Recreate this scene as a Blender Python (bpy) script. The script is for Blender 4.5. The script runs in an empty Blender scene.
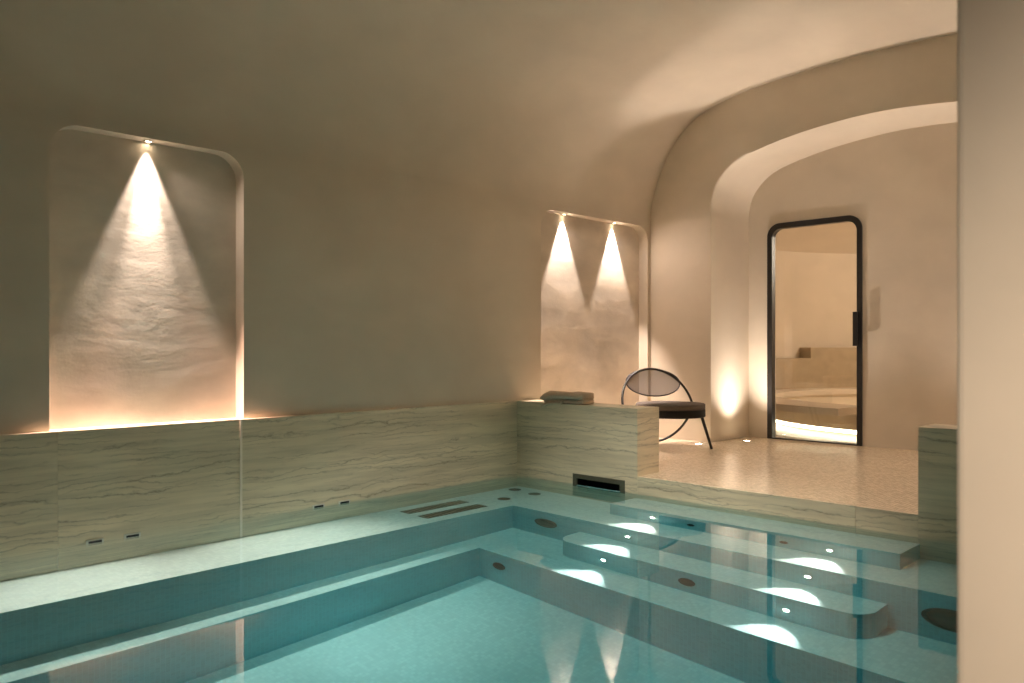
import bpy, bmesh, math, random
from mathutils import Vector, Matrix
random.seed(7)
S = bpy.context.scene
COL = S.collection
PI = math.pi

# ------------------------------------------------------------------ dimensions (metres, water level z = 0)
CAM = Vector((4.6985, -4.793, 1.05)); YAW = math.radians(44.794); FPX = 817.86; HOR = 347.55
W = 4.31            # width of the vaulted room (x), pool end face at y = 0
YE = 1.914          # end wall with the arch
YB = 2.62           # wall with the glass door, at the back of the arch
ZP, ZF = 0.1244, 0.168   # pool edge of the upper floor, its level at the back
ZD = 0.611          # top of the marble
XW = -0.03          # plaster face of the left wall (marble stands 3 cm proud)
ND = 0.105          # depth of the niches
Z1, Z2, Z3 = -0.463, -1.092, -1.615     # ledge, bench, pool floor
W1, W2 = 0.514, 0.704
YN = -7.0           # near end of the room
YJ = -3.47          # where the right wall ends


def floor_z(y):
    return ZP + (ZF - ZP) * min(1.0, max(0.0, y / YE))


# ------------------------------------------------------------------ node helpers
def nmat(name):
    m = bpy.data.materials.new(name); m.use_nodes = True
    nt = m.node_tree; nt.nodes.clear()
    out = nt.nodes.new('ShaderNodeOutputMaterial')
    return m, nt, out


def N(nt, typ, ins=None, **props):
    n = nt.nodes.new(typ)
    for k, v in props.items():
        setattr(n, k, v)
    for k, v in (ins or {}).items():
        if isinstance(v, tuple) and len(v) == 2 and hasattr(v[0], 'outputs'):
            nt.links.new(v[0].outputs[v[1]], n.inputs[k])
        elif hasattr(v, 'is_output'):
            nt.links.new(v, n.inputs[k])
        else:
            n.inputs[k].default_value = v
    return n


def ramp(nt, fac, stops, interp='LINEAR'):
    r = nt.nodes.new('ShaderNodeValToRGB'); r.color_ramp.interpolation = interp
    e = r.color_ramp.elements
    while len(e) < len(stops):
        e.new(0.5)
    for i, (p, c) in enumerate(stops):
        e[i].position = p
        e[i].color = c if len(c) == 4 else (*c, 1)
    nt.links.new(fac, r.inputs[0])
    return r.outputs[0]


def g(v):
    return (v, v, v, 1)


def simple(name, col, rough=0.5, metal=0.0, noise=0.0, scale=20, bump=0.0):
    m, nt, out = nmat(name)
    tc = N(nt, 'ShaderNodeTexCoord')
    no = N(nt, 'ShaderNodeTexNoise', {'Vector': tc.outputs['Object'], 'Scale': scale, 'Detail': 4.0})
    lo = tuple(max(0, c * (1 - noise)) for c in col); hi = tuple(min(1, c * (1 + noise)) for c in col)
    c = ramp(nt, no.outputs['Fac'], [(0.3, lo), (0.7, hi)])
    b = N(nt, 'ShaderNodeBsdfPrincipled', {'Base Color': c, 'Roughness': rough, 'Metallic': metal})
    if bump:
        bp = N(nt, 'ShaderNodeBump', {'Height': no.outputs['Fac'], 'Strength': bump, 'Distance': 0.01})
        nt.links.new(bp.outputs[0], b.inputs['Normal'])
    nt.links.new(b.outputs[0], out.inputs[0])
    return m


def plaster(name, col, cloud=0.06, trowel=0.25, rough=0.75, tscale=3.0, dist=0.02, warp=0.3):
    """mineral plaster: broad clouds of tone and soft trowel marks"""
    m, nt, out = nmat(name)
    geo = N(nt, 'ShaderNodeNewGeometry')
    mp = N(nt, 'ShaderNodeMapping', {'Vector': geo.outputs['Position'], 'Scale': (1, 0.7, 1.25)})
    n1 = N(nt, 'ShaderNodeTexNoise', {'Vector': mp.outputs[0], 'Scale': 0.9, 'Detail': 6.0, 'Roughness': 0.6})
    n2 = N(nt, 'ShaderNodeTexNoise', {'Vector': mp.outputs[0], 'Scale': tscale, 'Detail': 7.0, 'Roughness': 0.5, 'Distortion': warp})
    n3 = N(nt, 'ShaderNodeTexNoise', {'Vector': geo.outputs['Position'], 'Scale': 60.0, 'Detail': 3.0})
    mx = N(nt, 'ShaderNodeMath', {0: n1.outputs['Fac'], 1: n2.outputs['Fac']}, operation='ADD')
    hv = N(nt, 'ShaderNodeMath', {0: mx.outputs[0], 1: 0.5}, operation='MULTIPLY')
    lo = tuple(c * (1 - cloud) for c in col); hi = tuple(c * (1 + cloud) for c in col)
    c = ramp(nt, hv.outputs[0], [(0.36, lo), (0.64, hi)])
    b = N(nt, 'ShaderNodeBsdfPrincipled', {'Base Color': c, 'Roughness': rough, 'Specular IOR Level': 0.25})
    fine = N(nt, 'ShaderNodeMath', {0: n3.outputs['Fac'], 1: 0.06}, operation='MULTIPLY')
    h = N(nt, 'ShaderNodeMath', {0: n2.outputs['Fac'], 1: fine.outputs[0]}, operation='ADD')
    bp = N(nt, 'ShaderNodeBump', {'Height': h.outputs[0], 'Strength': trowel, 'Distance': dist})
    nt.links.new(bp.outputs[0], b.inputs['Normal'])
    nt.links.new(b.outputs[0], out.inputs[0])
    return m


def marble(name, base, dark, pale):
    """honed stone with thin level veins; runs along x and y alike, so slabs read the same on every face"""
    m, nt, out = nmat(name)
    geo = N(nt, 'ShaderNodeNewGeometry')
    sp = N(nt, 'ShaderNodeSeparateXYZ', {0: geo.outputs['Position']})
    info = N(nt, 'ShaderNodeObjectInfo')
    al = N(nt, 'ShaderNodeMath', {0: sp.outputs['X'], 1: sp.outputs['Y']}, operation='ADD')
    off = N(nt, 'ShaderNodeMath', {0: info.outputs['Random'], 1: 13.0}, operation='MULTIPLY')
    al2 = N(nt, 'ShaderNodeMath', {0: al.outputs[0], 1: off.outputs[0]}, operation='ADD')
    v = N(nt, 'ShaderNodeCombineXYZ', {'X': al2.outputs[0], 'Y': off.outputs[0], 'Z': sp.outputs['Z']})

    def noi(sx, sz, det, dis=0.0, rg=0.55):
        mp = N(nt, 'ShaderNodeMapping', {'Vector': v.outputs[0], 'Scale': (sx, 1, sz)})
        return N(nt, 'ShaderNodeTexNoise', {'Vector': mp.outputs[0], 'Scale': 1.0, 'Detail': det, 'Distortion': dis, 'Roughness': rg}).outputs['Fac']
    broad = noi(0.7, 3.5, 4.0)
    streak = noi(1.6, 26.0, 5.0)
    warp = noi(1.3, 3.2, 7.0, 0.0, 0.62)
    mask = noi(1.5, 8.0, 5.0)
    col = ramp(nt, broad, [(0.3, tuple(c * .9 for c in base)), (0.7, pale)])
    st = ramp(nt, streak, [(0.38, g(0.86)), (0.6, g(1.05))])
    c1 = N(nt, 'ShaderNodeMix', {0: 1.0, 6: col, 7: st}, data_type='RGBA', blend_type='MULTIPLY')
    # veins: level lines of z + warp
    wz = N(nt, 'ShaderNodeMath', {0: warp, 1: 0.26}, operation='MULTIPLY')
    zz = N(nt, 'ShaderNodeMath', {0: sp.outputs['Z'], 1: wz.outputs[0]}, operation='ADD')
    zf = N(nt, 'ShaderNodeMath', {0: zz.outputs[0], 1: 13.5}, operation='MULTIPLY')
    fr = N(nt, 'ShaderNodeMath', {0: zf.outputs[0]}, operation='FRACT')
    sb = N(nt, 'ShaderNodeMath', {0: fr.outputs[0], 1: 0.5}, operation='SUBTRACT')
    ab = N(nt, 'ShaderNodeMath', {0: sb.outputs[0]}, operation='ABSOLUTE')
    line = ramp(nt, ab.outputs[0], [(0.0, g(1)), (0.022, g(0.55)), (0.10, g(0.08)), (0.2, g(0))])
    mk = ramp(nt, mask, [(0.43, g(0.0)), (0.58, g(1))])
    vm = N(nt, 'ShaderNodeMath', {0: line, 1: mk}, operation='MULTIPLY')
    vm2 = N(nt, 'ShaderNodeMath', {0: vm.outputs[0], 1: 0.68}, operation='MULTIPLY')
    warp2 = noi(2.2, 5.0, 6.0, 0.0, 0.6); mask2 = noi(2.0, 11.0, 4.0)
    y1 = N(nt, 'ShaderNodeMath', {0: warp2, 1: 0.16, 2: sp.outputs['Z']}, operation='MULTIPLY_ADD')
    y2 = N(nt, 'ShaderNodeMath', {0: y1.outputs[0], 1: 31.0}, operation='MULTIPLY')
    y3 = N(nt, 'ShaderNodeMath', {0: y2.outputs[0]}, operation='FRACT')
    y4 = N(nt, 'ShaderNodeMath', {0: y3.outputs[0], 1: 0.5}, operation='SUBTRACT')
    y5 = N(nt, 'ShaderNodeMath', {0: y4.outputs[0]}, operation='ABSOLUTE')
    fl2 = ramp(nt, y5.outputs[0], [(0.0, g(0.45)), (0.05, g(0.26)), (0.16, g(0.0))])
    fm2 = ramp(nt, mask2, [(0.45, g(0.0)), (0.60, g(1))])
    fv = N(nt, 'ShaderNodeMath', {0: fl2, 1: fm2}, operation='MULTIPLY')
    fv2 = N(nt, 'ShaderNodeMath', {0: fv.outputs[0], 1: vm2.outputs[0]}, operation='MAXIMUM')
    c2 = N(nt, 'ShaderNodeMix', {0: fv2.outputs[0], 6: c1.outputs[2], 7: (*dark, 1)}, data_type='RGBA')
    b = N(nt, 'ShaderNodeBsdfPrincipled', {'Base Color': c2.outputs[2], 'Roughness': 0.38, 'Specular IOR Level': 0.4})
    nt.links.new(b.outputs[0], out.inputs[0])
    return m


def mosaic(name, col, grout, size, rough, spec=0.5, bump=0.3, vary=0.1, upright=None):
    """small square mosaic on all faces (grid in x, y and z)"""
    m, nt, out = nmat(name)
    geo = N(nt, 'ShaderNodeNewGeometry')
    sp = N(nt, 'ShaderNodeSeparateXYZ', {0: geo.outputs['Position']})
    sn = N(nt, 'ShaderNodeSeparateXYZ', {0: geo.outputs['Normal']})
    prod = None
    cells = []
    for ax in 'XYZ':
        q = N(nt, 'ShaderNodeMath', {0: sp.outputs[ax], 1: 1.0 / size}, operation='MULTIPLY')
        q2 = N(nt, 'ShaderNodeMath', {0: q.outputs[0], 1: 0.37}, operation='ADD')
        fl = N(nt, 'ShaderNodeMath', {0: q2.outputs[0]}, operation='FLOOR'); cells.append(fl)
        fr = N(nt, 'ShaderNodeMath', {0: q2.outputs[0]}, operation='FRACT')
        s = N(nt, 'ShaderNodeMath', {0: fr.outputs[0], 1: 0.5}, operation='SUBTRACT')
        a = N(nt, 'ShaderNodeMath', {0: s.outputs[0]}, operation='ABSOLUTE')
        lin = ramp(nt, a.outputs[0], [(0.40, g(1)), (0.47, g(0))])
        na = N(nt, 'ShaderNodeMath', {0: sn.outputs[ax]}, operation='ABSOLUTE')
        gt = N(nt, 'ShaderNodeMath', {0: na.outputs[0], 1: 0.7}, operation='GREATER_THAN')
        t = N(nt, 'ShaderNodeMath', {0: lin, 1: gt.outputs[0]}, operation='MAXIMUM')
        prod = t.outputs[0] if prod is None else N(nt, 'ShaderNodeMath', {0: prod, 1: t.outputs[0]}, operation='MULTIPLY').outputs[0]
    cv = N(nt, 'ShaderNodeCombineXYZ', {0: cells[0].outputs[0], 1: cells[1].outputs[0], 2: cells[2].outputs[0]})
    wn = N(nt, 'ShaderNodeTexWhiteNoise', {'Vector': cv.outputs[0]}, noise_dimensions='3D')
    tile = ramp(nt, wn.outputs['Value'], [(0, tuple(c * (1 - vary) for c in col)), (1, tuple(min(1, c * (1 + vary)) for c in col))])
    if upright:                                      # risers are laid in another tile than treads
        nz = N(nt, 'ShaderNodeMath', {0: sn.outputs['Z']}, operation='ABSOLUTE')
        lt = N(nt, 'ShaderNodeMath', {0: nz.outputs[0], 1: 0.5}, operation='LESS_THAN')
        t2 = ramp(nt, wn.outputs['Value'], [(0, tuple(c * (1 - vary) for c in upright)), (1, tuple(min(1, c * (1 + vary)) for c in upright))])
        tile = N(nt, 'ShaderNodeMix', {0: lt.outputs[0], 6: tile, 7: t2}, data_type='RGBA').outputs[2]
    mix = N(nt, 'ShaderNodeMix', {0: prod, 6: (*grout, 1), 7: tile}, data_type='RGBA')
    if upright:
        gr = N(nt, 'ShaderNodeMix', {0: lt.outputs[0], 6: (*grout, 1), 7: (*[c * 1.12 for c in upright], 1)}, data_type='RGBA')
        nt.links.new(gr.outputs[2], mix.inputs[6])
    b = N(nt, 'ShaderNodeBsdfPrincipled', {'Base Color': mix.outputs[2], 'Roughness': rough, 'Specular IOR Level': spec})
    tl = N(nt, 'ShaderNodeMath', {0: wn.outputs['Value'], 1: 0.5}, operation='MULTIPLY')
    hh = N(nt, 'ShaderNodeMath', {0: prod, 1: tl.outputs[0]}, operation='ADD')
    if bump:
        bp = N(nt, 'ShaderNodeBump', {'Height': hh.outputs[0], 'Strength': bump, 'Distance': 0.001})
        nt.links.new(bp.outputs[0], b.inputs['Normal'])
    nt.links.new(b.outputs[0], out.inputs[0])
    return m


def emit(name, col, strength):
    m, nt, out = nmat(name)
    e = N(nt, 'ShaderNodeEmission', {0: (*col, 1), 1: strength})
    nt.links.new(e.outputs[0], out.inputs[0])
    return m


def glass_thin(name, tint, rough=0.02):
    m, nt, out = nmat(name)
    fr = N(nt, 'ShaderNodeFresnel', {0: 1.45})
    t = N(nt, 'ShaderNodeBsdfTransparent', {0: (*tint, 1)})
    gl = N(nt, 'ShaderNodeBsdfGlossy', {0: (1, 1, 1, 1), 'Roughness': rough})
    mx = N(nt, 'ShaderNodeMixShader', {0: fr.outputs[0], 1: t.outputs[0], 2: gl.outputs[0]})
    nt.links.new(mx.outputs[0], out.inputs[0])
    return m


def mesh_fabric(name, col, open_):
    m, nt, out = nmat(name)
    t = N(nt, 'ShaderNodeBsdfTransparent', {0: (1, 1, 1, 1)})
    d = N(nt, 'ShaderNodeBsdfPrincipled', {'Base Color': (*col, 1), 'Roughness': 0.5})
    mx = N(nt, 'ShaderNodeMixShader', {0: open_, 1: d.outputs[0], 2: t.outputs[0]})
    nt.links.new(mx.outputs[0], out.inputs[0])
    return m


def water_mat():
    m, nt, out = nmat('pool_water')
    gl = N(nt, 'ShaderNodeBsdfGlass', {0: (1, 1, 1, 1), 'Roughness': 0.0, 'IOR': 1.333})
    va = N(nt, 'ShaderNodeVolumeAbsorption', {'Color': (0.10, 0.82, 0.93, 1), 'Density': 0.35})
    nt.links.new(gl.outputs[0], out.inputs['Surface'])
    nt.links.new(va.outputs[0], out.inputs['Volume'])
    return m


M = {}
PL = (0.66, 0.58, 0.47)
M['plaster'] = plaster('plaster', PL, 0.07, 0.10, 0.7, 2.2, 0.01)
M['niche'] = plaster('niche_plaster', (0.68, 0.60, 0.50), 0.24, 0.17, 0.6, 2.8, 0.03, 0.2)
M['marble'] = marble('marble', (0.72, 0.62, 0.45), (0.15, 0.12, 0.08), (0.80, 0.70, 0.52))
M['pool'] = mosaic('pool_mosaic', (0.80, 0.80, 0.75), (0.74, 0.75, 0.71), 0.025, 0.45, 0.3, 0.15, 0.07, (0.25, 0.56, 0.59))
M['tile'] = mosaic('floor_mosaic', (0.84, 0.70, 0.52), (0.56, 0.46, 0.34), 0.022, 0.20, 0.6, 0.7, 0.14)
M['black'] = simple('black_metal', (0.012, 0.010, 0.009), 0.38, 0.0, 0.2)
M['seat_dark'] = simple('dark_seat_frame', (0.006, 0.005, 0.004), 0.85)
M['void'] = simple('dark_cavity', (0.006, 0.007, 0.007), 0.8)
M['steel'] = simple('brushed_steel', (0.42, 0.40, 0.34), 0.32, 0.9, 0.08, 90)
M['chrome'] = simple('satin_chrome', (0.78, 0.76, 0.70), 0.35, 0.5, 0.04, 90)
M['bronze'] = simple('bronzed_steel', (0.17, 0.155, 0.115), 0.4, 0.6, 0.08, 90)
M['darksteel'] = simple('dark_fitting', (0.045, 0.075, 0.07), 0.45, 0.3, 0.1, 60)
M['cushion'] = simple('cushion_fabric', (0.11, 0.088, 0.072), 0.85, 0, 0.12, 300, 0.3)
M['wicker'] = mesh_fabric('perforated_back', (0.075, 0.064, 0.062), 0.27)
M['towel'] = simple('terry_cloth', (0.58, 0.47, 0.35), 0.95, 0, 0.14, 260, 0.5)
M['glass'] = glass_thin('door_glass', (0.93, 0.94, 0.92))
M['joint'] = simple('pale_joint', (0.93, 0.84, 0.72), 0.35, 0.0, 0.05)
M['lens_warm'] = emit('warm_lens', (1.0, 0.80, 0.55), 30)
M['lens_pool'] = emit('pool_lens', (1.0, 0.97, 0.90), 30)
M['led'] = emit('bench_led', (1.0, 0.86, 0.62), 9.0)
M['water'] = water_mat()
M['backrest_shade'] = simple('backrest_shade', (0.36, 0.28, 0.18), 0.5, 0, 0.1, 8)  # shade on the steam room backrest, put into its base colour
M['steam'] = plaster('steam_plaster', (0.58, 0.50, 0.40), 0.06, 0.1, 0.6)

# ------------------------------------------------------------------ mesh helpers


def link(name, bm, mat, parent=None, smooth=False, kind=None):
    me = bpy.data.meshes.new(name)
    bmesh.ops.recalc_face_normals(bm, faces=bm.faces)
    bm.to_mesh(me); bm.free()
    mats = mat if isinstance(mat, (list, tuple)) else [mat]
    for x in mats:
        me.materials.append(x)
    if smooth:
        for p in me.polygons:
            p.use_smooth = True
    o = bpy.data.objects.new(name, me); COL.objects.link(o)
    if parent is not None:
        o.parent = parent
        o.matrix_parent_inverse = Matrix.Identity(4)
    if kind:
        o['kind'] = kind
    return o


def struct(name, bm, mat, smooth=False):
    return link(name, bm, mat, None, smooth, 'structure')


def empty(name, loc, label=None, cat=None, group=None, kind=None):
    o = bpy.data.objects.new(name, None); COL.objects.link(o)
    o.location = loc; o.empty_display_size = 0.1
    if label: o['label'] = label
    if cat: o['category'] = cat
    if group: o['group'] = group
    if kind: o['kind'] = kind
    return o


def tag(o, label, cat, group=None, kind=None):
    o['label'] = label; o['category'] = cat
    if group: o['group'] = group
    if kind: o['kind'] = kind
    return o


def box(bm, x0, x1, y0, y1, z0, z1, mi=0):
    vs = [bm.verts.new((x, y, z)) for x in (x0, x1) for y in (y0, y1) for z in (z0, z1)]
    fs = [(0, 1, 3, 2), (4, 6, 7, 5), (0, 4, 5, 1), (2, 3, 7, 6), (0, 2, 6, 4), (1, 5, 7, 3)]
    for f in fs:
        bm.faces.new([vs[i] for i in f]).material_index = mi
    return vs


def boxes(*bs, bevel=0.0):
    bm = bmesh.new()
    for b in bs:
        box(bm, *b)
    if bevel:
        bmesh.ops.bevel(bm, geom=bm.edges[:], offset=bevel, segments=2, affect='EDGES', profile=0.6)
    return bm


def prism(bm, outline, axis_vec, mi=0, cap=True):
    """closed outline (list of Vectors) extruded by axis_vec"""
    a = [bm.verts.new(p) for p in outline]
    b = [bm.verts.new(Vector(p) + Vector(axis_vec)) for p in outline]
    n = len(a)
    for i in range(n):
        bm.faces.new((a[i], a[(i + 1) % n], b[(i + 1) % n], b[i])).material_index = mi
    if cap:
        bm.faces.new(a[::-1]).material_index = mi
        bm.faces.new(b).material_index = mi


def holed_face(bm, loops, mi=0):
    """flat face with holes; loops of Vectors (first is the outer one)"""
    es = []; vl = []
    for lp in loops:
        vs = [bm.verts.new(p) for p in lp]; vl.append(vs)
        for i in range(len(vs)):
            es.append(bm.edges.new((vs[i], vs[(i + 1) % len(vs)])))
    r = bmesh.ops.triangle_fill(bm, edges=es, use_beauty=True, use_dissolve=False)
    for f in r['geom']:
        if isinstance(f, bmesh.types.BMFace):
            f.material_index = mi
    return vl


def rrect(x0, x1, z0, z1, r, bottom=False, seg=10):
    """rounded rectangle in 2D, square at the bottom unless asked; starts bottom left, runs counter-clockwise"""
    pts = []
    if bottom:
        cs = [(x0 + r, z0 + r, PI), (x1 - r, z0 + r, 1.5 * PI)]
        for cx, cz, a0 in cs:
            for i in range(seg + 1):
                a = a0 + i / seg * PI / 2
                pts.append((cx + r * math.cos(a), cz + r * math.sin(a)))
    else:
        pts += [(x0, z0), (x1, z0)]
    for cx, cz, a0 in [(x1 - r, z1 - r, 0), (x0 + r, z1 - r, PI / 2)]:
        for i in range(seg + 1):
            a = a0 + i / seg * PI / 2
            pts.append((cx + r * math.cos(a), cz + r * math.sin(a)))
    return pts


def tube(bm, pts, r, seg=10, closed=False, cap=True):
    pts = [Vector(p) for p in pts]
    n = len(pts); rings = []
    prev = None
    for i in range(n):
        if closed:
            t = (pts[(i + 1) % n] - pts[i - 1]).normalized()
        else:
            t = (pts[min(n - 1, i + 1)] - pts[max(0, i - 1)]).normalized()
        if prev is None:
            u = t.orthogonal().normalized()
        else:
            u = (prev - t * prev.dot(t)).normalized()
        prev = u
        w = t.cross(u)
        rr = r(i / (n - 1)) if callable(r) else r
        rings.append([bm.verts.new(pts[i] + (u * math.cos(2 * PI * k / seg) + w * math.sin(2 * PI * k / seg)) * rr) for k in range(seg)])
    for i in range(n if closed else n - 1):
        a, b = rings[i], rings[(i + 1) % n]
        if closed and i == n - 1:
            # best rotational match
            k0 = min(range(seg), key=lambda k: (a[0].co - b[k].co).length)
            b = b[k0:] + b[:k0]
        for k in range(seg):
            bm.faces.new((a[k], a[(k + 1) % seg], b[(k + 1) % seg], b[k]))
    if cap and not closed:
        bm.faces.new(rings[0][::-1]); bm.faces.new(rings[-1])


def lathe(bm, prof, centre, axis, seg=32, sx=1.0, sy=1.0, ref=None):
    """profile [(r, h)] turned about axis at centre; sx, sy squash the circle"""
    axis = Vector(axis).normalized(); u = Vector(ref).normalized() if ref else axis.orthogonal().normalized(); w = axis.cross(u)
    rings = []
    for r, h in prof:
        if r <= 1e-6:
            rings.append([bm.verts.new(Vector(centre) + axis * h)])
        else:
            rings.append([bm.verts.new(Vector(centre) + axis * h + (u * math.cos(2 * PI * k / seg) * sx + w * math.sin(2 * PI * k / seg) * sy) * r) for k in range(seg)])
    for a, b in zip(rings[:-1], rings[1:]):
        for k in range(seg):
            k2 = (k + 1) % seg
            if len(a) == 1 and len(b) == 1: continue
            if len(a) == 1: bm.faces.new((a[0], b[k2], b[k]))
            elif len(b) == 1: bm.faces.new((a[k], a[k2], b[0]))
            else: bm.faces.new((a[k], a[k2], b[k2], b[k]))


def smooth_curve(ctrl, n, nxt=None):
    """centripetal Catmull-Rom through control points, resampled evenly"""
    P = [Vector((c[0], c[1], 0)) for c in ctrl]
    P = [(Vector((P[0].x, P[0].y - 0.06, 0)) if nxt else P[0] * 2 - P[1])] + P + [Vector((nxt[0], nxt[1], 0)) if nxt else P[-1] * 2 - P[-2]]
    out = []
    for i in range(1, len(P) - 2):
        p0, p1, p2, p3 = P[i - 1:i + 3]
        t0 = 0; t1 = t0 + max(1e-4, (p1 - p0).length ** .5); t2 = t1 + max(1e-4, (p2 - p1).length ** .5); t3 = t2 + max(1e-4, (p3 - p2).length ** .5)
        for k in range(24):
            t = t1 + (t2 - t1) * k / 24
            A1 = p0 * ((t1 - t) / (t1 - t0)) + p1 * ((t - t0) / (t1 - t0))
            A2 = p1 * ((t2 - t) / (t2 - t1)) + p2 * ((t - t1) / (t2 - t1))
            A3 = p2 * ((t3 - t) / (t3 - t2)) + p3 * ((t - t2) / (t3 - t2))
            B1 = A1 * ((t2 - t) / (t2 - t0)) + A2 * ((t - t0) / (t2 - t0))
            B2 = A2 * ((t3 - t) / (t3 - t1)) + A3 * ((t - t1) / (t3 - t1))
            out.append(B1 * ((t2 - t) / (t2 - t1)) + B2 * ((t - t1) / (t2 - t1)))
    out.append(P[-2])
    L = [0]
    for a, b in zip(out[:-1], out[1:]):
        L.append(L[-1] + (b - a).length)
    res = []; j = 0
    for i in range(n):
        d = L[-1] * i / (n - 1)
        while j < len(L) - 2 and L[j + 1] < d: j += 1
        f = (d - L[j]) / max(1e-9, L[j + 1] - L[j])
        q = out[j].lerp(out[j + 1], f); res.append((q.x, q.y))
    return res


# ------------------------------------------------------------------ section of the vault and of the arch
ZS = 2.30
half = smooth_curve([(XW, ZS), (-0.0285, 2.36), (-0.012, 2.46), (0.028, 2.60), (0.125, 2.82), (0.27, 3.04), (0.49, 3.215), (0.885, 3.335), (1.424, 3.395), (2.155, 3.425)], 40, (W - 1.424, 3.395))
VAULT = half + [(W - x, z) for x, z in half[-2::-1]]
halfa = smooth_curve([(0.647, 2.24), (0.655, 2.40), (0.712, 2.565), (0.885, 2.728), (1.144, 2.817), (1.593, 2.899), (2.155, 2.937)], 40, (W - 1.593, 2.899))
ARCH = halfa + [(W - x, z) for x, z in halfa[-2::-1]]

# ceiling (vault)
bm = bmesh.new()
ys = [YN + (YE - YN) * i / 24 for i in range(25)]
rows = [[bm.verts.new((x, y, z)) for x, z in VAULT] for y in ys]
for a, b in zip(rows[:-1], rows[1:]):
    for i in range(len(VAULT) - 1):
        bm.faces.new((a[i], a[i + 1], b[i + 1], b[i]))
struct('ceiling', bm, M['plaster'], True)

# left wall with two shallow niches
NI1 = dict(y0=-3.463, y1=-2.379, z0=ZD, z1=2.237)
NI2 = dict(y0=0.318, y1=1.866, z0=0.165, z1=2.237)
bm = bmesh.new()
loops = [[Vector((XW, y, z)) for y, z in [(YN, -0.6), (0.28, -0.6), (0.28, 0.10), (YE + 0.02, 0.10), (YE + 0.02, ZS), (YN, ZS)]]]
for ni in (NI1, NI2):
    ni['o'] = rrect(ni['y0'], ni['y1'], ni['z0'], ni['z1'], 0.15)
    loops.append([Vector((XW, y, z)) for y, z in ni['o']])
holed_face(bm, loops, 0)
for ni in (NI1, NI2):
    o = ni['o']; n = len(o)
    lip = 0.012
    a = [bm.verts.new((XW, y, z)) for y, z in o]
    b = [bm.verts.new((XW - ND, y, z)) for y, z in o]
    for i in range(n):
        bm.faces.new((a[i], a[(i + 1) % n], b[(i + 1) % n], b[i])).material_index = 0
    bm.faces.new([bm.verts.new((XW - ND, y, z)) for y, z in o]).material_index = 1
struct('wall_left', bm, [M['plaster'], M['niche']])

# end wall pierced by the arch, and the arch's reveal
def floor_ext(prof, z0):
    return [(prof[0][0], z0)] + prof + [(prof[-1][0], z0)]
bm = bmesh.new()
NS = len(VAULT)
va = [(XW, 0.10)] + [(XW, 0.10 + (ZS - 0.10) * i / 8) for i in range(1, 8)] + VAULT + [(W - XW, 0.10 + (ZS - 0.10) * i / 8) for i in range(7, -1, -1)]
ar = [(0.647, 0.10)] + [(0.647, 0.10 + (2.24 - 0.10) * i / 8) for i in range(1, 8)] + ARCH + [(W - 0.647, 0.10 + (2.24 - 0.10) * i / 8) for i in range(7, -1, -1)]
A = [bm.verts.new((x, YE, z)) for x, z in va]
Bv = [bm.verts.new((x, YE, z)) for x, z in ar]
Rr = 0.012
Cv = [bm.verts.new((x, YB + 0.02, z)) for x, z in ar]
for i in range(len(va) - 1):
    bm.faces.new((A[i], A[i + 1], Bv[i + 1], Bv[i]))
    bm.faces.new((Bv[i], Bv[i + 1], Cv[i + 1], Cv[i]))
eds = [e for e in bm.edges if all(v in Bv for v in e.verts)]
bmesh.ops.bevel(bm, geom=eds, offset=0.02, segments=3, affect='EDGES', profile=0.5)
o = struct('wall_end', bm, M['plaster'], True)
o.data.set_sharp_from_angle(angle=math.radians(50))

# wall with the door opening
DX0, DX1, DZ0, DZ1, DR = 0.854, 1.764, 0.158, 2.247, 0.125
bm = bmesh.new()
dop = rrect(DX0, DX1, DZ0, DZ1, DR)
holed_face(bm, [[Vector((x, YB, z)) for x, z in [(0.4, 0.05), (4.0, 0.05), (4.0, 3.1), (0.4, 3.1)]], [Vector((x, YB, z)) for x, z in dop]])
a = [bm.verts.new((x, YB, z)) for x, z in dop]; b = [bm.verts.new((x, YB + 0.16, z)) for x, z in dop]
for i in range(len(a)):
    bm.faces.new((a[i], a[(i + 1) % len(a)], b[(i + 1) % len(a)], b[i]))
struct('wall_back', bm, M['plaster'])

# right wall: its end at y = YJ is the plain surface beside the camera
bm = bmesh.new()
outl = [(W, YE + 0.02), (W, YJ), (7.0, YJ), (7.0, YJ + 0.3), (W + 0.3, YJ + 0.3), (W + 0.3, YE + 0.02)]
prism(bm, [Vector((x, y, -0.6)) for x, y in outl], (0, 0, 0.6 + ZS))
eds = [e for e in bm.edges if all(abs(v.co.x - W) < 1e-4 and abs(v.co.y - YJ) < 1e-4 for v in e.verts)]
bmesh.ops.bevel(bm, geom=eds, offset=0.012, segments=3, affect='EDGES', profile=0.5)
struct('wall_right', bm, M['plaster'])
# the space behind the camera
struct('wall_near', boxes((XW - 0.2, 7.2, YN - 0.2, YN, -0.2, 3.6)), M['plaster'])
struct('wall_passage', boxes((7.0, 7.2, YN, YJ + 0.3, -0.2, ZS)), M['plaster'])
struct('ceiling_passage', boxes((W - 0.0, 7.2, YN, YJ + 0.3, ZS, ZS + 0.2)), M['plaster'])
struct('floor_passage', boxes((W, 7.0, YN, YJ, -0.2, 0.12), (-0.03, W, YN, -5.6, -0.2, 0.12)), M['tile'])

# upper floor (falls slightly towards the pool)
bm = bmesh.new()
prof = [(0.268, floor_z(0.268) - 0.002), (YE, ZF), (YB + 0.18, ZF), (YB + 0.18, -0.1), (0.268, -0.1)]
prism(bm, [Vector((XW - ND, y, z)) for y, z in prof], (W + 0.3, 0, 0))
prof = [(0.028, ZP - 0.002), (0.268, floor_z(0.268) - 0.002), (0.268, -0.1), (0.028, -0.1)]
prism(bm, [Vector((1.205, y, z)) for y, z in prof], (1.90, 0, 0))
struct('floor', bm, M['tile'])

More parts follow.
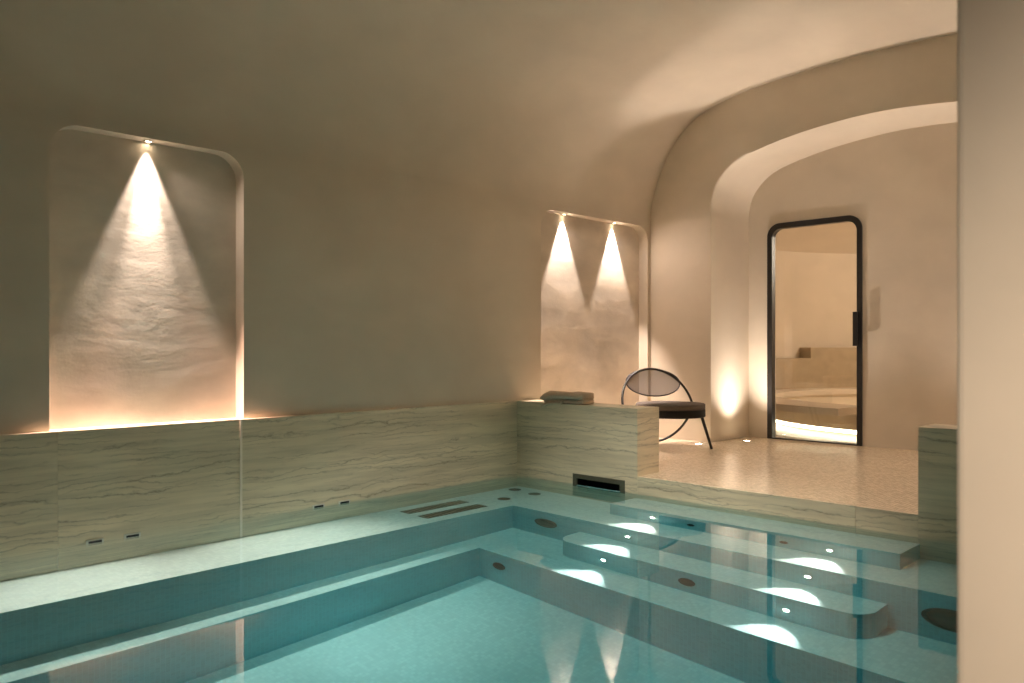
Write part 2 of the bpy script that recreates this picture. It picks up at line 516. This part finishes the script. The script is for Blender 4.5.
# ------------------------------------------------------------------ marble
def slab(name, *b, bevel=0.0015):
    return struct(name, boxes(b, bevel=bevel), M['marble'])
slab('wall_left_marble', XW - 0.02, 0, YN, -3.4315, -0.52, ZD)
slab('wall_left_marble', XW - 0.02, 0, -3.430, -2.419, -0.52, ZD)
slab('wall_left_marble', XW - 0.02, 0, -2.405, 0.0, -0.52, ZD)
struct('trim_1', boxes((XW - 0.02, 0.004, -2.419, -2.405, -0.47, ZD)), M['joint'])
# low wall at the left of the upper floor with the skimmer opening
SK = (0.601, 1.096, -0.062, 0.084)
bm = bmesh.new()
x0, x1, y0, y1, z0, z1 = 0.0, 1.205, 0.0, 0.27, -0.52, ZD
holed_face(bm, [[Vector((x, y0, z)) for x, z in [(x0 - .04, z0), (x1, z0), (x1, z1), (x0 - .04, z1)]],
                [Vector((x, y0, z)) for x, z in [(SK[0], SK[2]), (SK[1], SK[2]), (SK[1], SK[3]), (SK[0], SK[3])]]])
x0 -= .04
c = [bm.verts.new(p) for p in [(x0, y0, z0), (x1, y0, z0), (x1, y1, z0), (x0, y1, z0), (x0, y0, z1), (x1, y0, z1), (x1, y1, z1), (x0, y1, z1)]]
for f in [(4, 5, 6, 7), (1, 2, 6, 5), (2, 3, 7, 6), (3, 0, 4, 7), (0, 3, 2, 1)]:
    bm.faces.new([c[i] for i in f])
bmesh.ops.remove_doubles(bm, verts=bm.verts, dist=1e-5)
struct('wall_low_left', bm, M['marble'])
slab('wall_low_right', 3.105, W + 0.05, 0.0, 0.27, -0.52, ZD)
slab('floor_edge_marble', 1.2055, 2.759, 0.0, 0.03, -0.52, ZP)
slab('floor_edge_marble', 2.761, 3.1045, 0.0, 0.03, -0.52, ZP)

# ------------------------------------------------------------------ pool basin
YP = -5.6
struct('pool_floor', boxes((W2 - 0.02, W + 0.02, YP, -1.06, Z3 - 0.1, Z3)), M['pool'])
def lshape(name, w, d, z, zb):
    """ledge along the left wall and the far end in one piece"""
    bm = bmesh.new()
    o = [(-0.04, YP), (w, YP), (w, d), (W + 0.02, d), (W + 0.02, 0.02), (-0.04, 0.02)]
    prism(bm, [Vector((x, y, zb)) for x, y in o], (0, 0, z - zb))
    return struct(name, bm, M['pool'])
lshape('pool_ledge', W1, -0.57, Z1, Z3 - 0.1)
lshape('pool_bench', W2, -1.08, Z2, Z3 - 0.1)
Z0 = -0.15
ZM = -0.78
def rstep(name, x0, x1, y0, y1, z0, z1, r):
    bm = bmesh.new()
    pts = []
    for cx, a0 in [(x0 + r, PI), (x1 - r, 1.5 * PI)]:
        for i in range(9):
            a = a0 + i / 8 * PI / 2
            pts.append((cx + r * math.cos(a), y0 + r + r * math.sin(a)))
    pts += [(x1, y1), (x0, y1)]
    prism(bm, [Vector((x, y, z0)) for x, y in pts], (0, 0, z1 - z0))
    return struct(name, bm, M['pool'])
rstep('pool_step', 1.190, 3.115, -0.30, 0.0, Z1, Z0, 0.004)
rstep('pool_step', 1.150, 3.150, -0.82, -0.57, Z2, ZM, 0.12)
struct('pool_wall_right', boxes((W, W + 0.2, YP, 0.0, Z3 - 0.1, -0.02)), M['pool'])
struct('pool_wall_near', boxes((-0.04, W + 0.2, YP - 0.2, YP, Z3 - 0.1, 0.12)), M['pool'])

# water
bm = boxes((-0.0012, W + 0.0012, YP - 0.0012, 0.0012, Z3 - 0.06, 0.0))
bmesh.ops.split_edges(bm, edges=bm.edges[:])
wo = link('pool_water', bm, M['water'], None, True)
tag(wo, 'still clear turquoise water filling the indoor pool', 'water', kind='stuff')
wo.cycles.is_caustics_caster = True

# ------------------------------------------------------------------ door
door = empty('door_1', (0.5 * (DX0 + DX1), YB, DZ0), 'glass door in a black metal frame with rounded top corners inside the arch', 'door', kind='structure')
D0 = Vector(door.location)
FW = 0.05
bm = bmesh.new()
oo = rrect(DX0, DX1, DZ0, DZ1, DR); ii = rrect(DX0 + FW, DX1 - 0.045, DZ0 + 0.02, DZ1 - 0.052, DR - 0.035)
def ringprism(bm, oo, ii, y0, y1):
    vo0 = [bm.verts.new(Vector((x, y0, z)) - D0) for x, z in oo]; vi0 = [bm.verts.new(Vector((x, y0, z)) - D0) for x, z in ii]
    vo1 = [bm.verts.new(Vector((x, y1, z)) - D0) for x, z in oo]; vi1 = [bm.verts.new(Vector((x, y1, z)) - D0) for x, z in ii]
    n = len(oo)
    for i in range(n):
        j = (i + 1) % n
        bm.faces.new((vo0[i], vo0[j], vi0[j], vi0[i])); bm.faces.new((vo1[i], vi1[i], vi1[j], vo1[j]))
        bm.faces.new((vo0[i], vo1[i], vo1[j], vo0[j])); bm.faces.new((vi0[i], vi0[j], vi1[j], vi1[i]))
ringprism(bm, oo, ii, YB - 0.018, YB + 0.05)
link('door_frame', bm, M['black'], door)
bm = bmesh.new()
gi = rrect(DX0 + 0.03, DX1 - 0.03, DZ0 + 0.01, DZ1 - 0.03, DR - 0.02)
prism(bm, [Vector((x, YB + 0.012, z)) - D0 for x, z in gi], (0, 0.008, 0))
link('glass_panel', bm, M['glass'], door)
bm = boxes((1.700, 1.742, YB - 0.062, YB - 0.046, 1.064, 1.371), (1.712, 1.730, YB - 0.05, YB - 0.01, 1.10, 1.13), (1.712, 1.730, YB - 0.05, YB - 0.01, 1.305, 1.335), bevel=0.003)
bmesh.ops.translate(bm, verts=bm.verts, vec=-D0)
link('door_handle', bm, M['black'], door)

# ------------------------------------------------------------------ steam room beyond the glass
SC = Vector((1.8, 5.55, 0)); SR = 2.7
def ring(bm, r0, r1, z0, z1, a0, a1, n=60):
    rows = []
    for i in range(n + 1):
        a = a0 + (a1 - a0) * i / n
        c, s = math.cos(a), math.sin(a)
        rows.append([bm.verts.new((SC.x + r * c, SC.y + r * s, z)) for r, z in ((r0, z0), (r0, z1), (r1, z1), (r1, z0))])
    for p, q in zip(rows[:-1], rows[1:]):
        for k in range(4):
            bm.faces.new((p[k], p[(k + 1) % 4], q[(k + 1) % 4], q[k]))
    bm.faces.new(rows[0]); bm.faces.new(rows[-1][::-1])
RD = math.radians
bm = bmesh.new(); ring(bm, SR, SR + 0.2, 0.0, 2.9, RD(-86), RD(246), 90)
struct('wall_steam_room', bm, M['steam'], True).data.set_sharp_from_angle(angle=RD(40))
bm = bmesh.new()
lathe(bm, [(0, 0.02), (SR + 0.1, 0.02), (SR + 0.1, ZF), (0, ZF)], SC, (0, 0, 1), 64)
struct('floor_steam_room', bm, M['tile'])
bm = bmesh.new()
lathe(bm, [(SR + 0.1, 2.35), (SR * .95, 2.55), (SR * .7, 2.75), (SR * .35, 2.86), (0, 2.9)], SC, (0, 0, 1), 64)
struct('ceiling_steam_room', bm, M['steam'], True)
bench = empty('steam_bench', SC + Vector((-2.1, 0, ZF)), 'curved plastered bench glowing along its foot behind the glass door', 'bench')
def local(bm, root):
    bmesh.ops.translate(bm, verts=bm.verts, vec=-Vector(root.location)); return bm
bm = bmesh.new(); ring(bm, 2.10, 2.68, 0.40, 0.47, RD(98), RD(262)); link('seat', local(bm, bench), M['steam'], bench)
bm = bmesh.new(); ring(bm, 2.15, 2.22, ZF + 0.06, 0.40, RD(98), RD(262)); link('front_panel', local(bm, bench), M['steam'], bench)
bm = bmesh.new(); ring(bm, 2.47, 2.69, 0.47, 1.05, RD(98), RD(158)); ring(bm, 2.47, 2.69, 0.47, 0.90, RD(158), RD(190)); link('backrest', local(bm, bench), M['backrest_shade'], bench)
bm = bmesh.new(); ring(bm, 2.175, 2.20, ZF + 0.02, ZF + 0.059, RD(99), RD(261)); link('light_strip', local(bm, bench), M['led'], bench)
stp = bmesh.new(); ring(stp, 1.62, 1.95, ZF, ZF + 0.04, RD(98), RD(262))
so = link('foot_step', stp, M['tile'])
tag(so, 'low curved tiled step before the bench behind the glass door', 'step')

# ------------------------------------------------------------------ lamps (fixtures)
def downlight(y, label):
    x = XW - 0.075; z = NI1['z1']
    r = empty('recessed_downlight', (x, y, z), label, 'downlight', 'downlights in the wall niches')
    bm = bmesh.new(); lathe(bm, [(0.026, 0.004), (0.026, -0.004), (0.019, -0.004), (0.017, 0.004)], (0, 0, 0), (0, 0, 1), 28)
    link('trim_ring', bm, M['steel'], r, True)
    bm = bmesh.new(); lathe(bm, [(0, -0.001), (0.0165, -0.001), (0.0165, 0.002), (0, 0.002)], (0, 0, 0), (0, 0, 1), 24)
    link('lens', bm, M['lens_warm'], r)
    return r
DL = [-2.927, 0.708, 1.43]
downlight(DL[0], 'small round downlight in the top of the wall niche above the pool')
downlight(DL[1], 'small downlight in the far niche, the one over the towel side')
downlight(DL[2], 'small downlight in the far niche, the one nearer the arch corner')

def uplight(x, y, label):
    z = floor_z(y)
    r = empty('floor_uplight', (x, y, z), label, 'floor light', 'uplights let into the tiled floor')
    bm = bmesh.new(); lathe(bm, [(0.045, -0.004), (0.045, 0.003), (0.034, 0.004), (0.033, -0.004)], (0, 0, 0), (0, 0, 1), 32)
    link('trim_ring', bm, M['steel'], r, True)
    bm = bmesh.new(); lathe(bm, [(0, 0.001), (0.0325, 0.001), (0.0325, -0.003), (0, -0.003)], (0, 0, 0), (0, 0, 1), 28)
    link('lens', bm, M['lens_warm'], r)
uplight(0.83, 2.25, 'round floor light at the foot of the lit arch reveal')
uplight(0.625, 1.745, 'round floor light by the wall behind the chair leg')

def steplight(x, y, z, label):
    r = empty('step_light', (x, y, z), label, 'pool light', 'lights in the pool step risers')
    bm = bmesh.new(); lathe(bm, [(0.024, 0.004), (0.024, -0.004), (0.018, -0.005), (0.016, 0.003)], (0, 0, 0), (0, 1, 0), 28)
    link('trim_ring', bm, M['steel'], r, True)
    bm = bmesh.new(); lathe(bm, [(0, -0.003), (0.0165, -0.003), (0.0165, 0.003), (0, 0.003)], (0, 0, 0), (0, 1, 0), 24)
    link('lens', bm, M['lens_pool'], r)
SLX = (1.55, 2.74)
SLP = [(-0.302, -0.335), (-0.572, -0.635), (-0.822, -0.950)]
nm = [('top', 'nearest the upper floor'), ('middle', 'between the other two'), ('lowest', 'furthest out in the pool')]
for (yy, zz), (a, b_) in zip(SLP, nm):
    steplight(SLX[0], yy, zz, f'{a} underwater step light on the towel side, {b_}')
    steplight(SLX[1], yy, zz, f'{a} underwater step light on the door side, {b_}')

# ------------------------------------------------------------------ pool fittings
sk = empty('pool_skimmer', (0.5 * (SK[0] + SK[1]), 0, 0.01), 'steel framed skimmer slot at the waterline of the low marble wall', 'skimmer')
L0 = Vector(sk.location)
bm = bmesh.new()
a0, a1, c0, c1 = SK
f = 0.038
def rectring(bm, o, i, y0, y1):
    q = lambda r, y: [bm.verts.new(Vector((x, y, z)) - L0) for x, z in ((r[0], r[2]), (r[1], r[2]), (r[1], r[3]), (r[0], r[3]))]
    A0, B0, A1, B1 = q(o, y0), q(i, y0), q(o, y1), q(i, y1)
    for k in range(4):
        j = (k + 1) % 4
        bm.faces.new((A0[k], A0[j], B0[j], B0[k])); bm.faces.new((A1[k], B1[k], B1[j], A1[j]))
        bm.faces.new((A0[k], A1[k], A1[j], A0[j])); bm.faces.new((B0[k], B0[j], B1[j], B1[k]))
rectring(bm, (a0, a1, c0, c1), (a0 + f, a1 - f * 1.2, c0 + 0.01, c1 - 0.034), -0.004, 0.014)
link('frame', bm, M['bronze'], sk)
bm = bmesh.new()
q0 = [bm.verts.new(Vector((x, 0.013, z)) - L0) for x, z in ((a0 + .002, c0 + .002), (a1 - .002, c0 + .002), (a1 - .002, c1 - .002), (a0 + .002, c1 - .002))]
q1 = [bm.verts.new(Vector((x, 0.15, z)) - L0) for x, z in ((a0 + .01, c0 + .01), (a1 - .01, c0 + .01), (a1 - .01, c1 - .01), (a0 + .01, c1 - .01))]
for k in range(4):
    bm.faces.new((q0[k], q0[(k + 1) % 4], q1[(k + 1) % 4], q1[k]))
bm.faces.new(q1)
link('throat', bm, M['void'], sk)

def disc_fit(name, loc, axis, r, label, cat, group=None, sx=1.0, mat='darksteel', ref=None):
    o = empty(name, loc, label, cat, group)
    bm = bmesh.new(); lathe(bm, [(r, -0.004), (r, 0.006), (r * .94, 0.010), (r * .86, 0.010), (r * .84, 0.004)], (0, 0, 0), axis, 36, sx, 1, ref)
    link('rim', bm, M[mat], o, True)
    bm = bmesh.new(); lathe(bm, [(0, 0.006), (r * .5, 0.007), (r * .845, 0.004), (r * .845, -0.003), (0, -0.003)], (0, 0, 0), axis, 36, sx, 1, ref)
    link('cover', bm, M['darksteel'], o, True)
    return o
AX = (0, -1, 0)
disc_fit('underwater_speaker', (0.84, -0.57, -0.765), AX, 0.105, 'large dark round fitting in the ledge riser near the left pool corner', 'pool fitting', 'large round wall fittings')
disc_fit('underwater_speaker', (3.45, -0.57, -0.80), AX, 0.14, 'large dark round fitting under water below the right marble pier', 'pool fitting', 'large round wall fittings')
disc_fit('pool_jet', (0.895, -1.08, -1.317), AX, 0.055, 'small round jet low in the deep wall by the inner pool corner', 'jet', 'small round jets')
disc_fit('pool_jet', (2.146, -0.82, -0.935), AX, 0.055, 'small round jet midway along the lowest step riser', 'jet', 'small round jets')
disc_fit('pool_jet', (1.842, -0.30, -0.345), AX, 0.026, 'tiny dark nozzle in the top riser nearer the towel', 'jet', 'tiny nozzles in the top riser')
disc_fit('pool_jet', (2.468, -0.30, -0.345), AX, 0.026, 'tiny dark nozzle in the top riser nearer the door', 'jet', 'tiny nozzles in the top riser')
UP = (0, 0, 1)
for (x, y, lab) in [(0.10, -0.13, 'round suction cap on the ledge, closest to the left wall'), (0.335, -0.15, 'round suction cap on the ledge, closest to the low marble wall'), (0.30, -0.45, 'round suction cap on the ledge, closest to the slotted grilles')]:
    disc_fit('suction_cap', (x, y, Z1), UP, 0.05, lab, 'suction cap', 'round caps on the pool ledge')
def grille(x0, x1, y0, y1, label):
    o = empty('ledge_grille', (0.5 * (x0 + x1), 0.5 * (y0 + y1), Z1), label, 'grille', 'slotted grilles on the pool ledge')
    L = Vector(o.location)
    bm = boxes((x0, x1, y0, y1, Z1 - 0.004, Z1 + 0.004)); bmesh.ops.translate(bm, verts=bm.verts, vec=-L)
    link('plate', bm, M['darksteel'], o)
    bm = bmesh.new()
    n = 16
    for i in range(n):
        yc = y0 + (y1 - y0) * (i + 0.5) / n
        box(bm, x0 + 0.012, x1 - 0.012, yc - 0.007, yc + 0.007, Z1 + 0.003, Z1 + 0.009)
    bmesh.ops.translate(bm, verts=bm.verts, vec=-L)
    link('slats', bm, M['steel'], o)
grille(0.10, 0.21, -1.28, -0.72, 'slotted grille on the pool ledge, the one against the left wall')
grille(0.30, 0.41, -1.28, -0.72, 'slotted grille on the pool ledge, the one at its outer edge')
def nozzle(y, label):
    o = empty('wall_nozzle', (0, y, 0.002), label, 'nozzle', 'slot nozzles in the left pool wall')
    bm = boxes((-0.004, 0.006, -0.045, 0.045, -0.017, 0.017), bevel=0.004); link('plate', bm, M['chrome'], o)
    bm = boxes((0.0, 0.0075, -0.034, 0.034, -0.006, 0.009)); link('slot', bm, M['void'], o)
nozzle(-3.25, 'small slot nozzle at the waterline, leftmost below the large niche')
nozzle(-3.055, 'small slot nozzle at the waterline, second below the large niche')
nozzle(-1.87, 'small slot nozzle at the waterline, first right of the pale joint')
nozzle(-1.67, 'small slot nozzle at the waterline, second right of the pale joint')

# ------------------------------------------------------------------ chair
CC = Vector((0.374, 1.462, 0)); FWD = Vector((0.863, -0.505, 0)).normalized(); RGT = Vector((-FWD.y, FWD.x, 0))
zf = floor_z(1.5)
ch = empty('hoop_chair', (CC.x, CC.y, zf), 'black tubular hoop chair with oval mesh back and round brown seat by the arch', 'chair')
def cw(f, r, z):   # chair space -> local
    return FWD * f + RGT * r + Vector((0, 0, z))
RH = 0.375; RS = 0.345; TI = math.radians(28); TB = math.radians(22)
HZ = RH * math.cos(TB) + 0.013
def hp(s, t):      # point on the hoop: s to the side, t up; it leans back above the seat and runs back below it
    return cw(-t * math.sin(TI) if t > 0 else t * math.sin(TB), s, HZ + t * math.cos(TI if t > 0 else TB))
bm = bmesh.new()
tube(bm, [hp(RS * math.cos(a), RH * math.sin(a)) for a in [2 * PI * i / 72 for i in range(72)]], 0.0115, 10, True)
link('hoop_frame', bm, M['black'], ch, True)
OA, OB, OT = 0.268, 0.138, RH - 0.142
bm = bmesh.new()
tube(bm, [hp(OA * math.cos(a), OT + OB * math.sin(a)) for a in [2 * PI * i / 60 for i in range(60)]], 0.006, 8, True)
bk = link('back_rim', bm, M['black'], ch, True)
bm = bmesh.new()
cen = bm.verts.new(hp(0, OT) + FWD * -0.018)
rows = []
for q in (0.33, 0.66, 1.0):
    rows.append([bm.verts.new(hp(OA * q * math.cos(a), OT + OB * q * math.sin(a)) - FWD * 0.018 * (1 - q * q)) for a in [2 * PI * i / 48 for i in range(48)]])
for i in range(48):
    j = (i + 1) % 48
    bm.faces.new((cen, rows[0][i], rows[0][j]))
    for r0, r1 in zip(rows[:-1], rows[1:]):
        bm.faces.new((r0[i], r1[i], r1[j], r0[j]))
link('backrest', bm, M['wicker'], ch, True)
SF, SRAD = 0.248, 0.305
bm = bmesh.new()
lathe(bm, [(0, 0.284), (SRAD - .004, 0.284), (SRAD, 0.289), (SRAD, 0.347), (SRAD - .005, 0.351), (0, 0.351)], cw(SF, 0, 0), UP, 48)
link('seat_base', bm, M['seat_dark'], ch, True).data.set_sharp_from_angle(angle=RD(40))
bm = bmesh.new()
lathe(bm, [(0, 0.350), (SRAD - .008, 0.350), (SRAD - .002, 0.356), (SRAD - .002, 0.392), (SRAD - .010, 0.400), (SRAD * .5, 0.404), (0, 0.405)], cw(SF, 0, 0), UP, 48)
link('seat_cushion', bm, M['cushion'], ch, True).data.set_sharp_from_angle(angle=RD(60))
for s in (1, -1):
    bm = bmesh.new()
    tube(bm, [cw(0.325, 0.262 * s, 0.295), cw(0.405, 0.322 * s, 0.0)], lambda t: 0.0145 - 0.003 * t, 10)
    link('front_leg', bm, M['black'], ch, True)
bm = bmesh.new()
tt = -0.065
sw = RS * math.sqrt(1 - (tt / RH) ** 2)
tube(bm, [hp(-sw, tt), hp(sw, tt)], 0.009, 8)
link('crossbar', bm, M['black'], ch, True)

# ------------------------------------------------------------------ towel on the low wall
tw = empty('folded_towel', (0.49, 0.06, ZD), 'beige folded towel lying on the low marble wall, one corner slipping over', 'towel')
def towel_layer(x0, x1, y0, y1, zb, th, sag, nx=26, ny=16):
    """one folded cloth with a rounded front fold; sag drops its front left part over the edge"""
    bm = bmesh.new()
    prof = []
    for i in range(ny + 1):                       # top, back to front
        t = i / ny; prof.append((y1 + (y0 + th / 2 - y1) * t, th))
    for i in range(1, 9):                         # front fold
        a = PI / 2 + PI * i / 9; prof.append((y0 + th / 2 + th / 2 * math.cos(a), th / 2 + th / 2 * math.sin(a)))
    for i in range(ny + 1):
        t = i / ny; prof.append((y0 + th / 2 + (y1 - y0 - th / 2) * t, 0))
    rows = []
    for k in range(nx + 1):
        u = k / nx; x = x0 + (x1 - x0) * u
        e = min(1, min(u, 1 - u) / 0.06); rnd = math.sqrt(max(0.02, 1 - (1 - e) ** 2))
        row = []
        for (y, z) in prof:
            zz = th / 2 + (z - th / 2) * (0.55 + 0.45 * rnd)
            fr = max(0, min(1, (0.07 - y) / 0.13)); lf = max(0, 1 - u / 0.62)
            wob = 0.004 * math.sin(7 * u + 20 * y) + 0.003 * math.sin(17 * u + 3)
            yy = y + 0.010 * math.sin(5 * u + zb * 90) * fr
            row.append(bm.verts.new(Vector((x, yy - sag * .4 * fr * lf, zb + zz + (wob if z > 0.2 * th else 0) - sag * fr * lf ** 1.3)) - Vector(tw.location)))
        rows.append(row)
    n = len(prof)
    for a, b in zip(rows[:-1], rows[1:]):
        for i in range(n):
            bm.faces.new((a[i], a[(i + 1) % n], b[(i + 1) % n], b[i]))
    bm.faces.new(rows[0]); bm.faces.new(rows[-1][::-1])
    return bm
for k, args in enumerate([(0.30, 0.70, 0.004, 0.135, ZD + 0.002, 0.036, 0.012), (0.275, 0.705, -0.016, 0.13, ZD + 0.039, 0.052, 0.042)]):
    link('towel_fold', towel_layer(*args), M['towel'], tw, True)
bm = towel_layer(0.30, 0.50, -0.022, 0.10, ZD - 0.004, 0.022, 0.05)
link('towel_corner', bm, M['towel'], tw, True)

# ------------------------------------------------------------------ light sources
WARM = (1.0, 0.85, 0.74)
def lamp(name, typ, loc, energy, col, target=None, **kw):
    L = bpy.data.lights.new(name, typ); L.energy = energy; L.color = col
    caus = kw.pop('caustic', False)
    for k, v in kw.items():
        setattr(L, k, v)
    o = bpy.data.objects.new(name, L); COL.objects.link(o); o.location = loc
    if target is not None:
        o.rotation_euler = (Vector(target) - Vector(loc)).to_track_quat('-Z', 'Y').to_euler()
    if caus:
        L.cycles.is_caustics_light = True
    return o
NW = (1.0, 0.82, 0.72)
for y, e, fl in zip(DL, (2.6, 3.1, 3.1), (1650, 0, 0)):
    p = Vector((XW - 0.075, y, NI1['z1'] - 0.010))
    o = lamp('niche_spot', 'SPOT', p, e * 100, NW, p + Vector((0, 0, -1)), spot_size=RD(51), spot_blend=0.45, shadow_soft_size=0.010)
    o.data.use_nodes = True; nt = o.data.node_tree
    fo = nt.nodes.new('ShaderNodeLightFalloff'); fo.inputs['Strength'].default_value = 1.0; fo.inputs['Smooth'].default_value = 0.0
    m1 = N(nt, 'ShaderNodeMath', {0: fo.outputs['Constant'], 1: 0.05}, operation='MULTIPLY')
    m2 = N(nt, 'ShaderNodeMath', {0: fo.outputs['Linear' if fl else 'Quadratic'], 1: 0.85 if fl else 0.75, 2: m1.outputs[0]}, operation='MULTIPLY_ADD')
    nt.links.new(m2.outputs[0], nt.nodes['Emission'].inputs['Strength'])
    if fl:
        c = lamp('niche_core', 'SPOT', p, e * 120, NW, p + Vector((-0.03, 0, -1)), spot_size=RD(30), spot_blend=1.0, shadow_soft_size=0.010)
        for ty in (-0.20, 0.27):
            lamp('niche_flood', 'SPOT', p + Vector((0.06, 0, 0)), fl * 0.5, (1.0, 0.57, 0.44), p + Vector((0.27, ty, -1)), spot_size=RD(36), spot_blend=1.0, shadow_soft_size=0.012, caustic=True)
        lamp('niche_spill', 'SPOT', p + Vector((0.03, 0, 0)), 14, NW, p + Vector((0.5, 0.75, -0.8)), spot_size=RD(84), spot_blend=1.0, shadow_soft_size=0.012)
    else:
        lamp('niche_spill', 'SPOT', p + Vector((0.03, 0, 0)), 9, NW, p + Vector((0.8, 0.35, -0.9)), spot_size=RD(140), spot_blend=1.0, shadow_soft_size=0.012)
for x, y, e in ((0.83, 2.25, 1.0), (W - 0.83, 2.25, 1.0)):
    p = Vector((x, y, floor_z(y) + 0.012)); sg = -1 if x < 2 else 1
    lamp('floor_spot', 'SPOT', p, e * 22, WARM, p + Vector((0.13 * sg, 0, 1)), spot_size=RD(32), spot_blend=1.0, shadow_soft_size=0.03)
    lamp('floor_flood', 'SPOT', p, e * 105, WARM, p + Vector((-0.25 * sg, 0.0, 1)), spot_size=RD(120), spot_blend=1.0, shadow_soft_size=0.03)
p = Vector((0.625, 1.745, floor_z(1.745) + 0.012))
lamp('floor_spot', 'SPOT', p, 36, WARM, p + Vector((0.376, -0.262, 0.888)), spot_size=RD(60), spot_blend=0.25, shadow_soft_size=0.02)
lamp('floor_spot', 'SPOT', p, 62, WARM, p + Vector((0.167, -0.203, 0.965)), spot_size=RD(36), spot_blend=0.45, shadow_soft_size=0.02)
for (yy, zz) in SLP:
    for x in SLX:
        p = Vector((x, yy - 0.012, zz))
        lamp('step_spot', 'SPOT', p, 11, (1.0, 0.95, 0.86), p + Vector((0, -math.cos(RD(26)), -math.sin(RD(26)))), spot_size=RD(76), spot_blend=0.30, shadow_soft_size=0.012)
# fill lights added out of view: upward washes on the right-hand side first
for y, e in ((-0.4, 7), (-2.2, 30)):
    lamp('wash_fill', 'SPOT', (4.1, y, 0.7), e, (1.0, 0.85, 0.66), (3.7, y, 3.0), spot_size=RD(120), spot_blend=1.0, shadow_soft_size=0.08)
lamp('vault_fill', 'SPOT', (2.3, -2.3, 3.36), 440, (1.0, 0.90, 0.76), (1.75, -1.4, 0), spot_size=RD(62), spot_blend=0.8, shadow_soft_size=0.04, caustic=True)  # unseen fill added in the crown to brighten the pool
lamp('upper_floor_fill', 'SPOT', (2.9, 0.55, 3.34), 75, WARM, (2.6, 0.95, 0), spot_size=RD(76), spot_blend=0.9, shadow_soft_size=0.04)  # added above the view to lift the tiled upper floor
lamp('passage_fill', 'SPOT', (5.0, -5.3, 0.85), 145, (1.0, 0.82, 0.66), (4.85, YJ, 0.82), spot_size=RD(62), spot_blend=1.0, shadow_soft_size=0.1)  # unseen fill added behind the camera for the right wall's end
# steam room
lamp('steam_lamp', 'POINT', SC + Vector((0.6, 0.6, 2.35)), 135, (1.0, 0.83, 0.68), shadow_soft_size=0.15)

for o in bpy.data.objects:
    if o.type == 'MESH' and o.name.startswith(('pool_', 'wall_left', 'wall_low', 'floor_edge')) and o is not wo:
        o.cycles.is_caustics_receiver = True

# ------------------------------------------------------------------ world, camera, colour management
w = bpy.data.worlds.new('World'); S.world = w; w.use_nodes = True
w.node_tree.nodes['Background'].inputs[0].default_value = (0.02, 0.016, 0.012, 1)
w.node_tree.nodes['Background'].inputs[1].default_value = 0.0
cd = bpy.data.cameras.new('Camera'); co = bpy.data.objects.new('Camera', cd); COL.objects.link(co)
co.location = CAM; co.rotation_euler = (PI / 2, 0, YAW)
cd.sensor_width = 36; cd.lens = FPX / 1024 * 36; cd.shift_y = (HOR - 341.5) / 1024
cd.clip_start = 0.05
cd.dof.use_dof = True; cd.dof.focus_distance = 6.5; cd.dof.aperture_fstop = 4.0
S.camera = co
S.view_settings.view_transform = 'Standard'; S.view_settings.look = 'None'
S.view_settings.gamma = 1.0; S.view_settings.use_curve_mapping = False
S.view_settings.exposure = 0.14
cy = S.cycles
cy.max_bounces = 14; cy.diffuse_bounces = 6; cy.glossy_bounces = 5; cy.transmission_bounces = 10; cy.transparent_max_bounces = 10
cy.caustics_reflective = True; cy.caustics_refractive = True; cy.blur_glossy = 0.5
cy.sample_clamp_indirect = 40.0
cy.use_denoising = True
